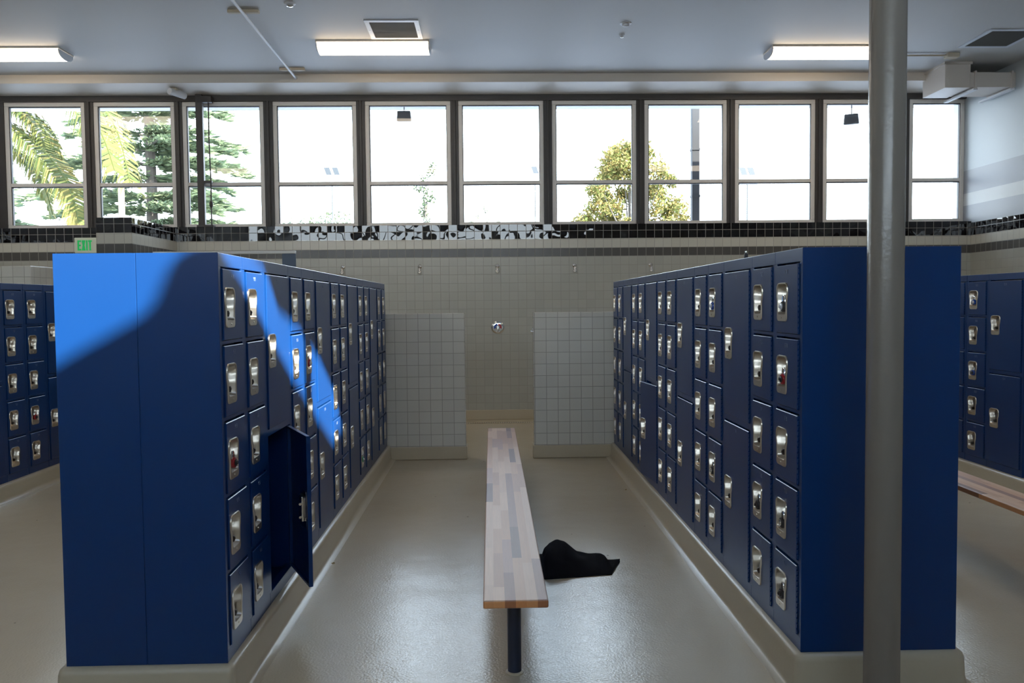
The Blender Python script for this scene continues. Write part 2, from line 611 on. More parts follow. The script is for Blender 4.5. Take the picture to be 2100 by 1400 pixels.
# back roof overhang, added rear sun block and outdoor ground
structure(link('trim_2', mesh_box('eave_back', XL-1, XR+1, YW+.25, YW+1.2, 4.22, 4.34), M_OUTWALL))
structure(link('trim_3', mesh_box('rear_sun_block', XL-1, XR+1, YR-1.9, YR-.2, 4.25, 4.35), M_OUTWALL))  # added unseen slab that keeps direct sun out of the rear windows
bm = bmesh.new()
box(bm, -90, 90, YW+.6, 120, -1.3, -1.0)
box(bm, -60, 60, -60, YR-.3, -1.3, -1.0)
structure(link('floor_outdoor', finish(bm, 'ground'), M_GROUND))

# epoxy base along the back wall
structure(link('baseboard_back', mesh_box('base_back', XL, XR, YB-.02, YB, 0, .125, bev=.006), M_CURB))

# ------------------------------------------------------------------ windows
WIN = [(-6.079, -5.078), (-4.971, -3.961), (-3.868, -2.847), (-2.733, -1.679), (-1.571, -.488), (-.391, .696),
       (.802, 1.884), (1.987, 3.053), (3.154, 4.197), (4.295, 5.328), (5.417, 6.145)]
WZ0, WZR, WZ1 = ZS, 3.02, 4.05
for i, (a, c) in enumerate(WIN):
    F = .052
    bm = bmesh.new()
    y0, y1 = YW-.015, YW+.045
    box(bm, a, c, y0, y1, WZ1-F, WZ1, bev=.004, seg=1)
    box(bm, a, c, y0, y1, WZ0, WZ0+F, bev=.004, seg=1)
    box(bm, a, a+F, y0, y1, WZ0+F, WZ1-F, bev=.004, seg=1)
    box(bm, c-F, c, y0, y1, WZ0+F, WZ1-F, bev=.004, seg=1)
    w_ = structure(link('window_%d' % (i+1), finish(bm, 'window_frame'), M_FRAME))
    structure(link('meeting_rail', mesh_box('meeting_rail', a+F, c-F, y0+.004, y1-.01, WZR-.022, WZR+.022, bev=.004, seg=1), M_FRAME, w_))
    bm = bmesh.new()
    g = .010
    for z0, z1 in ((WZ0+F, WZR-.022), (WZR+.022, WZ1-F)):
        box(bm, a+F, a+F+g, y0+.012, y1-.01, z0, z1)
        box(bm, c-F-g*.6, c-F, y0+.012, y1-.01, z0, z1)
        box(bm, a+F, c-F, y0+.012, y1-.01, z1-g, z1)
    structure(link('gasket', finish(bm, 'gasket'), M_GASKET, w_))
    for z0, z1 in ((WZ0+F, WZR-.022), (WZR+.022, WZ1-F)):
        structure(link('glass_pane', mesh_box('glass_pane', a+F, c-F, YW+.018, YW+.024, z0, z1), M_GLASS, w_))
# dark header and posts between the windows
bm = bmesh.new()
box(bm, XL, XR, YW-.05, YW+.1, WZ1, ZB)
structure(link('trim_4', finish(bm, 'header'), M_MULL))
edges = [XL] + [v for w in WIN for v in w] + [XR]
for i in range(0, len(edges), 2):
    a, c = edges[i], edges[i+1]
    if c-a < .02:
        continue
    bm = bmesh.new()
    box(bm, a, c, YW-.03, YW+.1, WZ0, WZ1)
    m_ = (a+c)/2
    box(bm, m_-.016, m_+.016, YW-.055, YW-.03, WZ0, WZ1, bev=.004, seg=1)
    structure(link('trim_%d' % (5+i//2), finish(bm, 'window_post'), M_MULL))

# ------------------------------------------------------------------ tiled partitions and projecting walls
def tiled_block(name, x0, x1, y0, y1, z1, mx_, my_, base=True):
    bm = bmesh.new()
    box(bm, x0, x1, y0, y1, 0, z1, bev=.006, seg=1)
    me = finish(bm, name)
    me.materials.append(mx_)
    me.materials.append(my_)
    for p in me.polygons:
        p.material_index = 1 if abs(p.normal.x) > .7 else 0
    o = structure(link(name, me))
    if base:
        structure(link('base_cove', mesh_box('base_cove', x0-.012, x1+.012, y0-.012, y1+.012, 0, .122, bev=.008), M_CURB, o))
    return o
PY = 7.82
tiled_block('wall_partition_left', -2.02, -.249, PY, PY+.15, 1.385, M_TILE_PX, M_TILE_PY)
tiled_block('wall_partition_right', .397, 2.15, PY, PY+.15, 1.385, M_TILE_PX, M_TILE_PY)
tiled_block('wall_chase', -4.30, -3.91, 9.2, YB, 2.452, M_TILE_BX, M_TILE_BY)
tiled_block('wall_block', -6.29, -4.47, 8.2, YB, 1.885, M_TILE_PX, M_TILE_PY)

# ------------------------------------------------------------------ locker curbs
def curb(name, x0, x1, y0, y1, far_flat=True):
    bm = bmesh.new()
    prof = [(.075, 0), (.052, .004), (.040, .014), (.034, .035), (.030, .11), (.025, .128), (.015, .137), (.004, BZ)]
    loops = []
    for o_, z in prof:
        r = .012 + o_*.6
        lp = []
        cs = [(x0-o_, y0-o_, 180), (x1+o_, y0-o_, 270)]
        pts = []
        for (cx, cy, a0) in cs:
            sx = 1 if a0 == 180 else -1
            ccx, ccy = cx + sx*r, cy + r
            for k in range(5):
                a = radians(a0 + k*22.5)
                pts.append((ccx + r*cos(a), ccy + r*sin(a), z))
        yy1 = y1 if far_flat else y1+o_
        pts.append((x1+o_, yy1, z))
        pts.append((x0-o_, yy1, z))
        loops.append(pts)
    loft(bm, loops)
    return structure(link(name, finish(bm, name, smooth=True), M_CURB))
LX, LW = -.993, .594
RX = 1.156
Y0L, Y0R = 3.0586, 3.0512
curb('trim_20', LX-LW, LX, Y0L, PY)
curb('trim_21', RX, RX+LW, Y0R, PY)
FLX, FRX = -3.72, 3.92
curb('trim_22', FLX-.594, FLX, 3.05, 7.82, False)
curb('trim_23', FRX, FRX+.594, 3.05, 7.82, False)

# ------------------------------------------------------------------ lockers
N_, W_ = .2964, .4446
DEPTH = .297
ST = .025           # stile width each side
TOPR, BOTR = .050, .054
def outline(zt, zb, ht, hw, hb, r):
    zm = zb + (zt-zb)*.42
    right = [(0, zt)]
    for k in range(5):
        a = radians(90 - 22.5*k)
        right.append((ht-r + r*cos(a), zt-r + r*sin(a)))
    right += [(ht*.97+hw*.03, zt-r-(zt-zm)*.3), (hw*1.03, zm+.012), (hw, zm-.008)]
    rb = r*.62
    for k in range(5):
        a = radians(0 - 22.5*k)
        right.append((hb-rb + rb*cos(a), zb+rb + rb*sin(a)))
    right.append((0, zb))
    left = [(-x, z) for x, z in right[-2:0:-1]]
    return right + left
OUT = outline(.076, -.076, .060, .051, .052, .026)
INN = outline(.069, -.048, .051, .042, .042, .022)
FLO = outline(.060, -.038, .042, .034, .034, .020)
HOLE = outline(.071, -.060, .054, .045, .046, .022)
def make_handle_mesh():
    bm = bmesh.new()
    loops = [[(x, y, z) for x, z in src] for y, src in
             ((-.0062, OUT), (-.0105, [(x*.975, z*.985) for x, z in OUT]), (-.0105, [(x*1.06, z*1.03) for x, z in INN]), (-.0075, INN), (.012, [(x*.96, z*.98) for x, z in INN]), (.024, FLO))]
    loft(bm, loops, cap0=False, cap1=True)
    # rivet hole boss on the lower lip
    lathe(bm, [(.0035, -.0105), (.0035, -.013), (.002, -.0135)], 'y', (0, 0, -.062), 8)
    return finish(bm, 'recessed_handle', smooth=True)
ME_HANDLE = make_handle_mesh()
def make_hasp():
    bm = bmesh.new()
    box(bm, -.010, .004, -.004, .022, -.034, -.012, bev=.002, seg=1)
    lathe(bm, [(.005, -.006), (.005, .0)], 'y', (-.003, 0, -.022), 8)
    return finish(bm, 'latch_hasp')
ME_HASP = make_hasp()

def make_door(w, h, hc):
    """hinge line at the origin (right edge), bottom at z=0, front at y=-.006; hc = (x,z) of the handle centre"""
    t0, t1, bv = -.006, .013, .0022
    bm = bmesh.new()
    def rect(i, y):
        return [bm.verts.new(p) for p in ((-w+i, y, i), (-i, y, i), (-i, y, h-i), (-w+i, y, h-i))]
    A, B, C = rect(bv, t0), rect(0, t0+bv), rect(0, t1)
    D = rect(.010, t1)
    E_ = rect(.010, t0+.004)
    for a, c in ((A, B), (B, C), (C, D), (D, E_)):
        for i in range(4):
            j = (i+1) % 4
            bm.faces.new((a[i], a[j], c[j], c[i]))
    for ring, y in ((A, t0), (E_, t0+.004)):
        hv = [bm.verts.new((hc[0]+x, y, hc[1]+z)) for x, z in HOLE]
        eds = []
        for rg in (ring, hv):
            for i in range(len(rg)):
                a, c = rg[i], rg[(i+1) % len(rg)]
                eds.append(bm.edges.get((a, c)) or bm.edges.new((a, c)))
        bmesh.ops.triangle_fill(bm, edges=eds, use_beauty=True)
    return finish(bm, 'locker_door')

def make_hinge(h):
    bm = bmesh.new()
    z = .006
    while z < h-.012:
        box(bm, .0008, .0062, -.0048, .003, z, z+.013)
        z += .0205
    return finish(bm, 'piano_hinge')

SEG = {'0': 'abcdef', '1': 'bc', '2': 'abged', '3': 'abgcd', '4': 'fgbc', '5': 'afgcd', '6': 'afgedc', '7': 'abc', '8': 'abcdefg', '9': 'abcdfg'}
def number_mesh(txt):
    bm = bmesh.new()
    for k, ch in enumerate(txt):
        ox = -.016 + k*.018
        for s in SEG[ch]:
            x0, x1, z0, z1 = {'a': (0, .010, .014, .016), 'g': (0, .010, .007, .009), 'd': (0, .010, 0, .002), 'f': (0, .002, .008, .016),
                              'b': (.008, .010, .008, .016), 'e': (0, .002, 0, .008), 'c': (.008, .010, 0, .008)}[s]
            box(bm, ox+x0, ox+x1, -.0068, -.0055, z0, z1)
    return finish(bm, 'number_mark')

def make_body(w, ndoors, hollow=False):
    bm = bmesh.new()
    H = LH
    rail = .012 if ndoors == 5 else .028
    f0, f1 = 0.0, .034
    # face frame
    box(bm, 0, w, f0, f1, H-TOPR, H, bev=.0015, seg=1)
    box(bm, 0, w, f0, f1, 0, BOTR, bev=.0015, seg=1)
    box(bm, 0, ST, f0, f1, BOTR, H-TOPR)
    box(bm, w-ST, w, f0, f1, BOTR, H-TOPR)
    dh = (H-TOPR-BOTR-(ndoors-1)*rail)/ndoors
    zs = []
    for k in range(ndoors):          # top door first
        z1 = H-TOPR-k*(dh+rail)
        zs.append((z1-dh, z1))
        if k < ndoors-1:
            box(bm, ST, w-ST, f0, f1, z1-dh-rail, z1-dh)
    if not hollow:
        box(bm, 0, w, f1, DEPTH, 0, H)
    else:
        zt = zs[1][1]+rail*.5
        box(bm, 0, w, f1, DEPTH, zt, H)
        box(bm, 0, .003, f1, DEPTH, 0, zt)
        box(bm, w-.003, w, f1, DEPTH, 0, zt)
        box(bm, 0, w, DEPTH-.003, DEPTH, 0, zt)
        box(bm, 0, w, f1, DEPTH, 0, BOTR-.02)
        # coat hooks inside
        for hx in (.09, w-.09):
            tube(bm, [(hx, DEPTH-.004, zt-.10), (hx, DEPTH-.035, zt-.10), (hx, DEPTH-.045, zt-.085)], .004, 6)
    return finish(bm, 'locker_body'), zs, dh

def lock_cols():
    d = {}
    for key, w, n, hol in (('n', N_, 5, False), ('w', W_, 2, False), ('open', W_, 2, True)):
        body, zs, dh = make_body(w, n, hol)
        dw = w-2*ST-.012
        gap = .005
        hgt = dh-.010
        zc = hgt-.067-.076 if n == 5 else hgt*(1-.385)-.076
        door = make_door(dw, hgt, (-dw+.012+.060, zc))
        hinge = make_hinge(hgt)
        d[key] = dict(w=w, n=n, body=body, zs=zs, dw=dw, hgt=hgt, zc=zc, door=door, hinge=hinge)
    return d
LC = lock_cols()
num_counter = [11]
def locker_column(kind, label, x, y, rz, group, number0=None, open_lower=False, side=None, doors=True, ajar=False):
    c = LC[kind]
    root = empty('metal_locker', (x, y, BZ), rz)
    tag(root, label, 'locker', group)
    body = link('body', c['body'], M_BLUE, root)
    if side:
        xs = {'L': (-.0022, .0), 'R': (c['w'], c['w']+.0022)}[side]
        link('side_panel', mesh_box('side_panel', xs[0], xs[1], 0, DEPTH-.0008, 0, LH, bev=.0008, seg=1), M_BLUE, root)
    if not doors:
        return root
    for k, (z0, z1) in enumerate(c['zs']):
        dr = link('door', c['door'], M_BLUE, root, (c['w']-ST-.0065, 0, z0+.002))
        link('handle', ME_HANDLE, M_STEEL, dr, (-c['dw']+.072, 0, c['zc']))
        link('latch_hasp', ME_HASP, M_DARKMETAL, dr, (-c['dw']+.072, 0, c['zc']))
        link('hinge', c['hinge'], M_BLUE, dr)
        if number0 is not None:
            link('number_mark', number_mesh(str((number0+k) % 90+10)), M_NUMBER, dr, (-c['dw']*.5, 0, c['hgt']-.034))
        if ajar and k == 1:
            dr.rotation_euler = (0, 0, .115)
        if open_lower and k == 1:
            dr.rotation_euler = (0, 0, .46)
            dr['label'] = 'open locker door seen from inside'
            bm = bmesh.new()
            hx, hz = -c['dw']+.072, c['zc']
            box(bm, hx-.055, hx+.055, .013, .0165, hz-.085, hz+.085, bev=.001, seg=1)
            box(bm, hx-.030, hx+.030, .0165, .030, hz-.055, hz+.060, bev=.004)
            tube(bm, [(hx-.02, .03, hz+.03), (hx-.045, .040, hz+.03)], .006, 8)
            tube(bm, [(hx-.02, .03, hz-.03), (hx-.045, .040, hz-.03)], .006, 8)
            link('latch_box', finish(bm, 'latch_box'), M_CHROME, dr)
    return root

ORD = ['nearest', 'second', 'third', 'fourth', 'fifth', 'sixth', 'seventh', 'eighth', 'ninth', 'tenth', 'eleventh', 'twelfth', 'thirteenth', 'farthest']
KINDS = list('nnwnnwnnwnnwnn')
def ordtxt(i, n=14):
    if i == 0:
        return 'nearest the camera'
    if i == n-1:
        return 'last one by the tiled partition'
    return ORD[i]+' one counting from the camera'
left_cols, right_cols = [], []
y = Y0L
for i, k in enumerate(KINDS):
    w = LC[k]['w']
    kk = 'open' if i == 2 else k
    lab = '%s blue locker, left row, %s' % (
        'five-door' if k == 'n' else ('open, two-door' if i == 2 else 'two-door'), ordtxt(i))
    left_cols.append(locker_column(kk, lab, LX, y, pi/2, 'lockers in the row left of the bench', 31+i*3 if i < 7 else None, i == 2, 'L' if i == 0 else None))
    y += w
y = Y0R
for i, k in enumerate(KINDS):
    w = LC[k]['w']
    lab = '%s blue locker, right row, %s' % ('five-door' if k == 'n' else ('lower door ajar, two-door' if i == 8 else 'two-door'), ordtxt(i))
    right_cols.append(locker_column(k, lab, RX, y+w, -pi/2, 'lockers in the row right of the bench', 57+i*5 if i < 7 else None, False, 'R' if i == 0 else None, True, i == 8))
    y += w
# back-to-back neighbours whose end panels show
locker_column('n', 'blue locker backed against the left row, sunlit upper corner on its plain end panel', LX-LW, Y0L+N_, -pi/2,
              'lockers backed against the bench rows', None, False, 'R', doors=True)
locker_column('n', 'blue locker backed against the right row, plain end panel beside the round column', RX+LW, Y0R, pi/2,
              'lockers backed against the bench rows', None, False, 'L', doors=True)
# far rows across the side aisles
fl_cols = []
for (k, yy, d_) in (('w', 5.955, 'two tall doors, cut by the left edge of the photo'), ('n', 6.40, 'five small doors, left of its twin across the left aisle'),
                    ('n', 6.70, 'five small doors, right of its twin across the left aisle'), ('w', 7.0, 'two tall doors, half hidden behind the near left end panel')):
    fl_cols.append(locker_column(k, 'blue locker column with '+d_, FLX, yy, pi/2, 'lockers across the left aisle', 40+int(yy*3) if k == 'n' else 70, False))
fr_cols = []
for (k, yy, d_) in (('w', 5.995, 'two tall doors at the right edge of the photo'), ('n', 6.44, 'five small doors across the right aisle, beside the tall pair'),
                    ('n', 6.74, 'five doors across the right aisle, mostly hidden by the end panel')):
    fr_cols.append(locker_column(k, 'blue locker column with '+d_, FRX, yy+LC[k]['w'], -pi/2, 'lockers across the right aisle', 20+int(yy*4), False))

# padlocks hanging in handle cups
def lock_mesh(n):
    bm = bmesh.new()
    lathe(bm, [(.019, 0), (.021, .003), (.021, .015), (.018, .018)], 'y', (0, 0, 0), 16)
    return finish(bm, 'padlock_body', smooth=True)
ME_LB = lock_mesh(0)
bm = bmesh.new()
tube(bm, [(-.012, .010, .012), (-.012, .010, .034), (-.006, .010, .043), (.006, .010, .043), (.012, .010, .034), (.012, .010, .012)], .0032, 8)
ME_SH = finish(bm, 'shackle', smooth=True)
bm = bmesh.new()
lathe(bm, [(.013, -.001), (.013, -.004), (.006, -.006), (.006, -.010)], 'y', (0, 0, 0), 12)
ME_DI = finish(bm, 'dial', smooth=True)
def padlock(cols, ci, k, mat, dial, label):
    root = cols[ci]
    kind = 'n' if len([c for c in root.children if c.name.startswith('door')]) == 5 else 'w'
    c = LC[kind]
    lx = c['w']-ST-.0065 - c['dw'] + .072
    lz = c['zs'][k][0] + .002 + c['zc'] - .018
    mat4 = Matrix.Translation(root.location) @ Matrix.Rotation(root.rotation_euler.z, 4, 'Z')
    p = empty('padlock', mat4 @ Vector((lx+.006, -.012, lz)), root.rotation_euler.z)
    tag(p, label, 'padlock', 'padlocks on locker handles')
    link('lock_body', ME_LB.copy(), mat, p)
    link('shackle', ME_SH.copy(), M_CHROME, p)
    link('dial', ME_DI.copy(), dial, p)
NEARR = 'handle, nearest column right of the bench'
padlock(right_cols, 0, 0, M_BLACK, M_PLWHITE, 'black and silver padlock in the top '+NEARR)
padlock(right_cols, 0, 1, M_RED, M_BLACK, 'red padlock in the second '+NEARR)
padlock(right_cols, 0, 3, M_BLACK, M_CHROME, 'black padlock in the fourth '+NEARR)
padlock(right_cols, 0, 4, M_BLACK, M_DARKMETAL, 'dark padlock in the bottom '+NEARR)
padlock(right_cols, 1, 3, M_BLACK, M_DARKMETAL, 'dark padlock in the fourth handle, second column right of the bench')
padlock(right_cols, 3, 0, M_BLUEDIAL, M_PLWHITE, 'blue padlock in the top handle, fourth column right of the bench')
padlock(right_cols, 3, 3, M_BLACK, M_CHROME, 'dark padlock in the fourth handle, fourth column right of the bench')
padlock(left_cols, 0, 2, M_RED, M_BLACK, 'small red padlock in the middle handle of the nearest left column')
padlock(left_cols, 4, 1, M_RED, M_PLWHITE, 'red padlock in the second handle, fifth column left of the bench')
padlock(left_cols, 9, 4, M_GREEN, M_PLWHITE, 'green padlock low in the tenth column left of the bench')
padlock(fl_cols, 2, 3, M_RED, M_BLACK, 'red padlock in the fourth handle across the left aisle')
padlock(fr_cols, 1, 0, M_BLUEDIAL, M_PLWHITE, 'blue padlock in the top handle across the right aisle')
padlock(fr_cols, 1, 2, M_BLUEDIAL, M_BLACK, 'blue padlock in the middle handle across the right aisle')

# unidentified small black object with a shiny tip, on the right row
b_ = empty('small_black_object', (1.195, 3.86, BZ+LH))
tag(b_, 'tiny black object with a shiny tip on top of the right locker row', 'object')
bm = bmesh.new()
lathe(bm, [(.008, 0), (.0095, .002), (.0095, .022), (.006, .028)], 'z', n=14)
link('object_body', finish(bm, 'object_body', smooth=True), M_BLACK, b_)
bm = bmesh.new()
lathe(bm, [(.006, .028), (.0065, .030), (.0055, .037), (.003, .039)], 'z', n=12)
link('cap', finish(bm, 'cap', smooth=True), M_CHROME, b_)

# ------------------------------------------------------------------ benches
def bench(name, label, x0, x1, y0, y1, posts):
    zt, th = .393, .030
    root = empty(name, ((x0+x1)/2, y0, 0))
    tag(root, label, 'bench', 'butcher block benches')
    me = mesh_box('bench_top', -(x1-x0)/2, (x1-x0)/2, 0, y1-y0, zt-th, zt, bev=.006, seg=3)
    link('seat', me, M_WOOD, root)
    for yp in posts:
        bm = bmesh.new()
        lathe(bm, [(.0275, .002), (.0275, zt-th-.006)], 'z', (0, 0, 0), 24)
        box(bm, -.06, .06, -.045, .045, zt-th-.006, zt-th)
        ps = link('post', finish(bm, 'bench_post', smooth=True), M_BLACKPOST, root, (0, yp-y0, 0))
        bm = bmesh.new()
        lathe(bm, [(.036, 0), (.036, .004), (.029, .008)], 'z', (0, 0, 0), 24)
        link('floor_flange', finish(bm, 'floor_flange', smooth=True), M_CURB, ps)
    return root
bench('locker_bench', 'long pale butcher block bench on black posts in the centre aisle', -.0398, .197, 2.953, 7.1465, (3.24, 5.05, 6.86))
bench('locker_bench', 'brown butcher block bench in the right aisle, partly hidden by the locker end', 2.69, 2.93, 2.95, 7.1465, (3.3, 5.05, 6.86))

# ------------------------------------------------------------------ black garment
sil = [(.10, .03), (.20, .10), (.24, .062), (.276, .062), (.288, .098), (.316, .118), (.36, .122), (.40, .108), (.44, .082), (.47, .062), (.50, .055), (.535, .050), (.577, .050), (.60, .048), (.621, .042), (.641, .020), (.716, .006)]
fro = [(.10, 4.36), (.278, 4.335), (.40, 4.355), (.517, 4.380), (.600, 4.392), (.637, 4.398), (.650, 4.45), (.716, 4.615)]
def lerp(tab, x):
    if x <= tab[0][0]:
        return tab[0][1]
    for (a, va), (c, vc) in zip(tab, tab[1:]):
        if x <= c:
            t = (x-a)/(c-a)
            return va+(vc-va)*t
    return tab[-1][1]
bm = bmesh.new()
NX, NY = 110, 36
grid = []
for i in range(NX):
    x = .10 + .616*i/(NX-1)
    row = []
    yf, yb = lerp(fro, x), 4.66 + .03*sin(x*17) + max(0, .05-abs(x-.35)*.3)
    H = lerp(sil, x)
    for j in range(NY):
        v = j/(NY-1)
        yy = yf + (yb-yf)*v
        prof = (sin(min(1, v*1.25)*pi/2))**.8 if v < .8 else cos((v-.8)/.2*pi/2)**.7
        fold = .012*noise.noise(Vector((x*14, yy*9, 0))) + .006*sin(x*34+yy*22)
        z = max(.003, H*prof + fold*min(1, 6*v*(1-v))*min(1, H*18))
        if j == 0 or j == NY-1:
            z = .002
        row.append(bm.verts.new((x + .006*noise.noise(Vector((yy*30, x*5, 3))), yy, z)))
    grid.append(row)
for i in range(NX-1):
    for j in range(NY-1):
        bm.faces.new((grid[i][j], grid[i+1][j], grid[i+1][j+1], grid[i][j+1]))
g_ = link('crumpled_garment', finish(bm, 'crumpled_garment', smooth=False), M_CLOTH)
for p in g_.data.polygons:
    p.use_smooth = True
md = g_.modifiers.new('thick', 'SOLIDIFY')
md.thickness = .004
md.offset = 1
tag(g_, 'crumpled black garment lying on the floor beside the centre bench', 'clothing')

# small scraps on the floor
def scrap(x, y, s, label):
    bm = bmesh.new()
    pts = [(s*cos(a)*(1+.4*sin(3*a)), s*.7*sin(a), 0) for a in [k*pi/4 for k in range(8)]]
    loft(bm, [[(x+px, y+py, .0005) for px, py, _ in pts], [(x+px*.6, y+py*.6, .005+.003*sin(px*200)) for px, py, _ in pts]])
    tag(link('leaf_scrap', finish(bm, 'leaf_scrap'), M_DEBRIS), label, 'debris')
scrap(-.915, 4.683, .012, 'small dry leaf scrap on the floor beside the left curb')
scrap(1.04, 6.42, .010, 'small pale scrap on the floor near the right curb')

# ------------------------------------------------------------------ steel column
PX, PYY, PR = 1.322, 2.75, .0583
bm = bmesh.new()
lathe(bm, [(PR+.004, 0), (PR+.002, .01), (PR, .02), (PR, ZC)], 'z', (PX, PYY, 0), 64)
tag(link('support_column', finish(bm, 'support_column', smooth=True), M_PIPE), 'thick grey painted round steel column in front of the right locker end', 'column')

# ------------------------------------------------------------------ showers
xs_sh = [-1.856, -.890, .087, 1.062, 2.029]
wh = ['leftmost', 'second from left', 'middle', 'second from right', 'rightmost']
for x, wtxt in zip(xs_sh, wh):
    root = empty('wall_shower', (x, YB, 1.90))
    tag(root, 'small chrome shower head on the tiled back wall, %s of the five' % wtxt, 'shower head', 'shower heads on the back wall')
    bm = bmesh.new()
    lathe(bm, [(.026, 0), (.026, -.006), (.018, -.014), (.013, -.018)], 'y', (0, 0, .045), 18)
    link('flange', finish(bm, 'flange', smooth=True), M_CHROME, root)
    bm = bmesh.new()
    tube(bm, [(0, -.005, .045), (0, -.04, .043), (0, -.06, .020)], .011, 12)
    link('arm', finish(bm, 'arm', smooth=True), M_CHROME, root)
    bm = bmesh.new()
    prof = [(.012, 0), (.018, .012), (.016, .022), (.024, .040), (.026, .062), (.022, .066)]
    lathe(bm, [(r, -h) for r, h in prof], 'z', (0, -.064, .022), 18)
    link('nozzle', finish(bm, 'nozzle', smooth=True), M_CHROME, root)
root = empty('shower_valve', (.085, YB, 1.172))
tag(root, 'round chrome shower valve with blue and red dial between the partitions', 'valve')
bm = bmesh.new()
lathe(bm, [(.080, 0), (.082, -.004), (.076, -.010), (.060, -.013), (.050, -.015)], 'y', (0, 0, 0), 40)
link('escutcheon', finish(bm, 'escutcheon', smooth=True), M_CHROME, root)
for nm, a0, a1, mt in (('cold_mark', 95, 200, M_BLUEDIAL), ('hot_mark', -20, 85, M_RED)):
    bm = bmesh.new()
    n = 12
    lo, hi = [], []
    for k in range(n+1):
        a = radians(a0+(a1-a0)*k/n)
        lo.append((.026*cos(a), .026*sin(a)))
        hi.append((.050*cos(a), .050*sin(a)))
    ring = lo + hi[::-1]
    loft(bm, [[(x, -.0145, z) for x, z in ring], [(x, -.018, z) for x, z in ring]])
    link(nm, finish(bm, nm), mt, root)
bm = bmesh.new()
lathe(bm, [(.024, -.014), (.024, -.04), (.020, -.048), (.008, -.052)], 'y', (0, 0, 0), 24)
box(bm, -.007, .007, -.06, -.042, -.05, .0, bev=.003)
link('lever', finish(bm, 'lever', smooth=True), M_CHROME, root)
# small chrome fitting of unknown use on the right partition's inner face
bm = bmesh.new()
lathe(bm, [(.028, .0), (.028, -.004), (.012, -.010), (.012, -.02)], 'x', (.397, PY+.085, 1.20), 16)
tag(link('partition_fitting', finish(bm, 'partition_fitting', smooth=True), M_CHROME), 'small chrome fitting on the edge of the right tiled partition', 'hook')

# drain grate
root = empty('trench_drain', (0.07, 10.19, 0))
tag(root, 'narrow slotted trench drain along the floor of the showers', 'drain')
link('drain_strip', mesh_box('drain_strip', -1.9, 1.9, -.03, .03, 0, .003, bev=.001, seg=1), M_CURB, root)
bm = bmesh.new()
x = -1.88
while x < 1.88:
    box(bm, x, x+.014, -.022, .022, .0025, .0036)
    x += .028
s_ = link('slots', finish(bm, 'slots'), M_DARKMETAL, root)

# ------------------------------------------------------------------ toilet stall rail and pilaster
root = empty('stall_partition', (-2.07, 8.6, 0))
tag(root, 'dark blue stall pilaster with a pale head rail showing above the left lockers', 'partition')
link('pilaster', mesh_box('pilaster', -.068, .068, 0, .03, 0, 2.005, bev=.003), M_PARTBLUE, root)
link('head_rail', mesh_box('head_rail', -1.38, .068, -.012, .042, 2.005, 2.035, bev=.006), M_RAIL, root)
link('panel', mesh_box('panel', -1.35, -.55, .004, .026, .3, 1.60, bev=.003), M_PARTBLUE, root)
link('panel_shoe', mesh_box('panel_shoe', -.075, .075, -.006, .036, 0, .08, bev=.003), M_STEEL, root)

# ------------------------------------------------------------------ exit sign
root = empty('exit_sign', (-4.995, 10.40, 2.240))
tag(root, 'green lettered EXIT sign on the back wall above the left locker end', 'sign')
link('housing', mesh_box('sign_housing', -.134, .134, 0, .045, -.095, .095, bev=.008), M_SIGN, root)
link('mounting_block', mesh_box('mount', -.05, .05, .045, YB-10.40, -.04, .04), M_SIGN, root)
def letter(ch):
    s = .020
    W, H = .044, .125
    q = {'E': [(0, s, 0, H), (s, W, 0, s), (s, W*.92, H/2-s/2, H/2+s/2), (s, W, H-s, H)],
         'I': [(0, s, 0, H)], 'T': [(W/2-s/2, W/2+s/2, 0, H-s), (0, W, H-s, H)]}
    bm = bmesh.new()
    if ch == 'X':
        for sg in (1, -1):
            a = [(0, 0), (s*1.15, 0), (W, H), (W-s*1.15, H)]
            pts = a if sg == 1 else [(W-x, z) for x, z in a][::-1]
            loft(bm, [[(x, -.004 - .0002*sg, z) for x, z in pts], [(x, 0.0, z) for x, z in pts]])
    else:
        for x0, x1, z0, z1 in q[ch]:
            box(bm, x0, x1, -.004, 0, z0, z1)
    return finish(bm, 'letter_'+ch)
xx = -.093
for ch, adv in (('E', .052), ('X', .052), ('I', .028), ('T', .05)):
    link('letter', letter(ch), M_EXIT, root, (xx, .0005, -.0625))
    xx += adv

# ------------------------------------------------------------------ ceiling lights
def ceiling_light(x0, x1, yc, label):
    root = empty('ceiling_light', ((x0+x1)/2, yc, ZC))
    tag(root, label, 'ceiling light', 'wraparound fluorescent lights')
    L = (x1-x0)/2
    bm = bmesh.new()
    box(bm, -L, L, -.16, .16, -.018, 0)
    link('housing', finish(bm, 'light_housing'), M_BEAM, root)
    bm = bmesh.new()
    prof = []
    for k in range(13):
        a = pi*k/12
        prof.append((-.148*cos(a), -.018-.082*sin(a)**.8))
    loft(bm, [[(-L+.012, y, z) for y, z in prof], [(L-.012, y, z) for y, z in prof]], cap0=True, cap1=True)
    link('lens', finish(bm, 'lens', smooth=True), M_LENS, root)
    prof2 = [(y*1.02, z-.003) for y, z in prof]
    for nm, xa, xb in (('end_cap', -L, -L+.012), ('end_cap', L-.012, L)):
        bm = bmesh.new()
        loft(bm, [[(xa, y, z) for y, z in prof2], [(xb, y, z) for y, z in prof2]])
        link(nm, finish(bm, nm), M_WHITEPIPE, root)
    return root
ceiling_light(-1.79, -.612, 8.93, 'lit fluorescent ceiling light below the square grille, middle of the three')
ceiling_light(3.06, 4.29, 9.13, 'lit fluorescent ceiling light beside the steel column, rightmost of the three')
ceiling_light(-5.75, -4.52, 9.13, 'lit fluorescent ceiling light cut by the left edge, leftmost of the three')

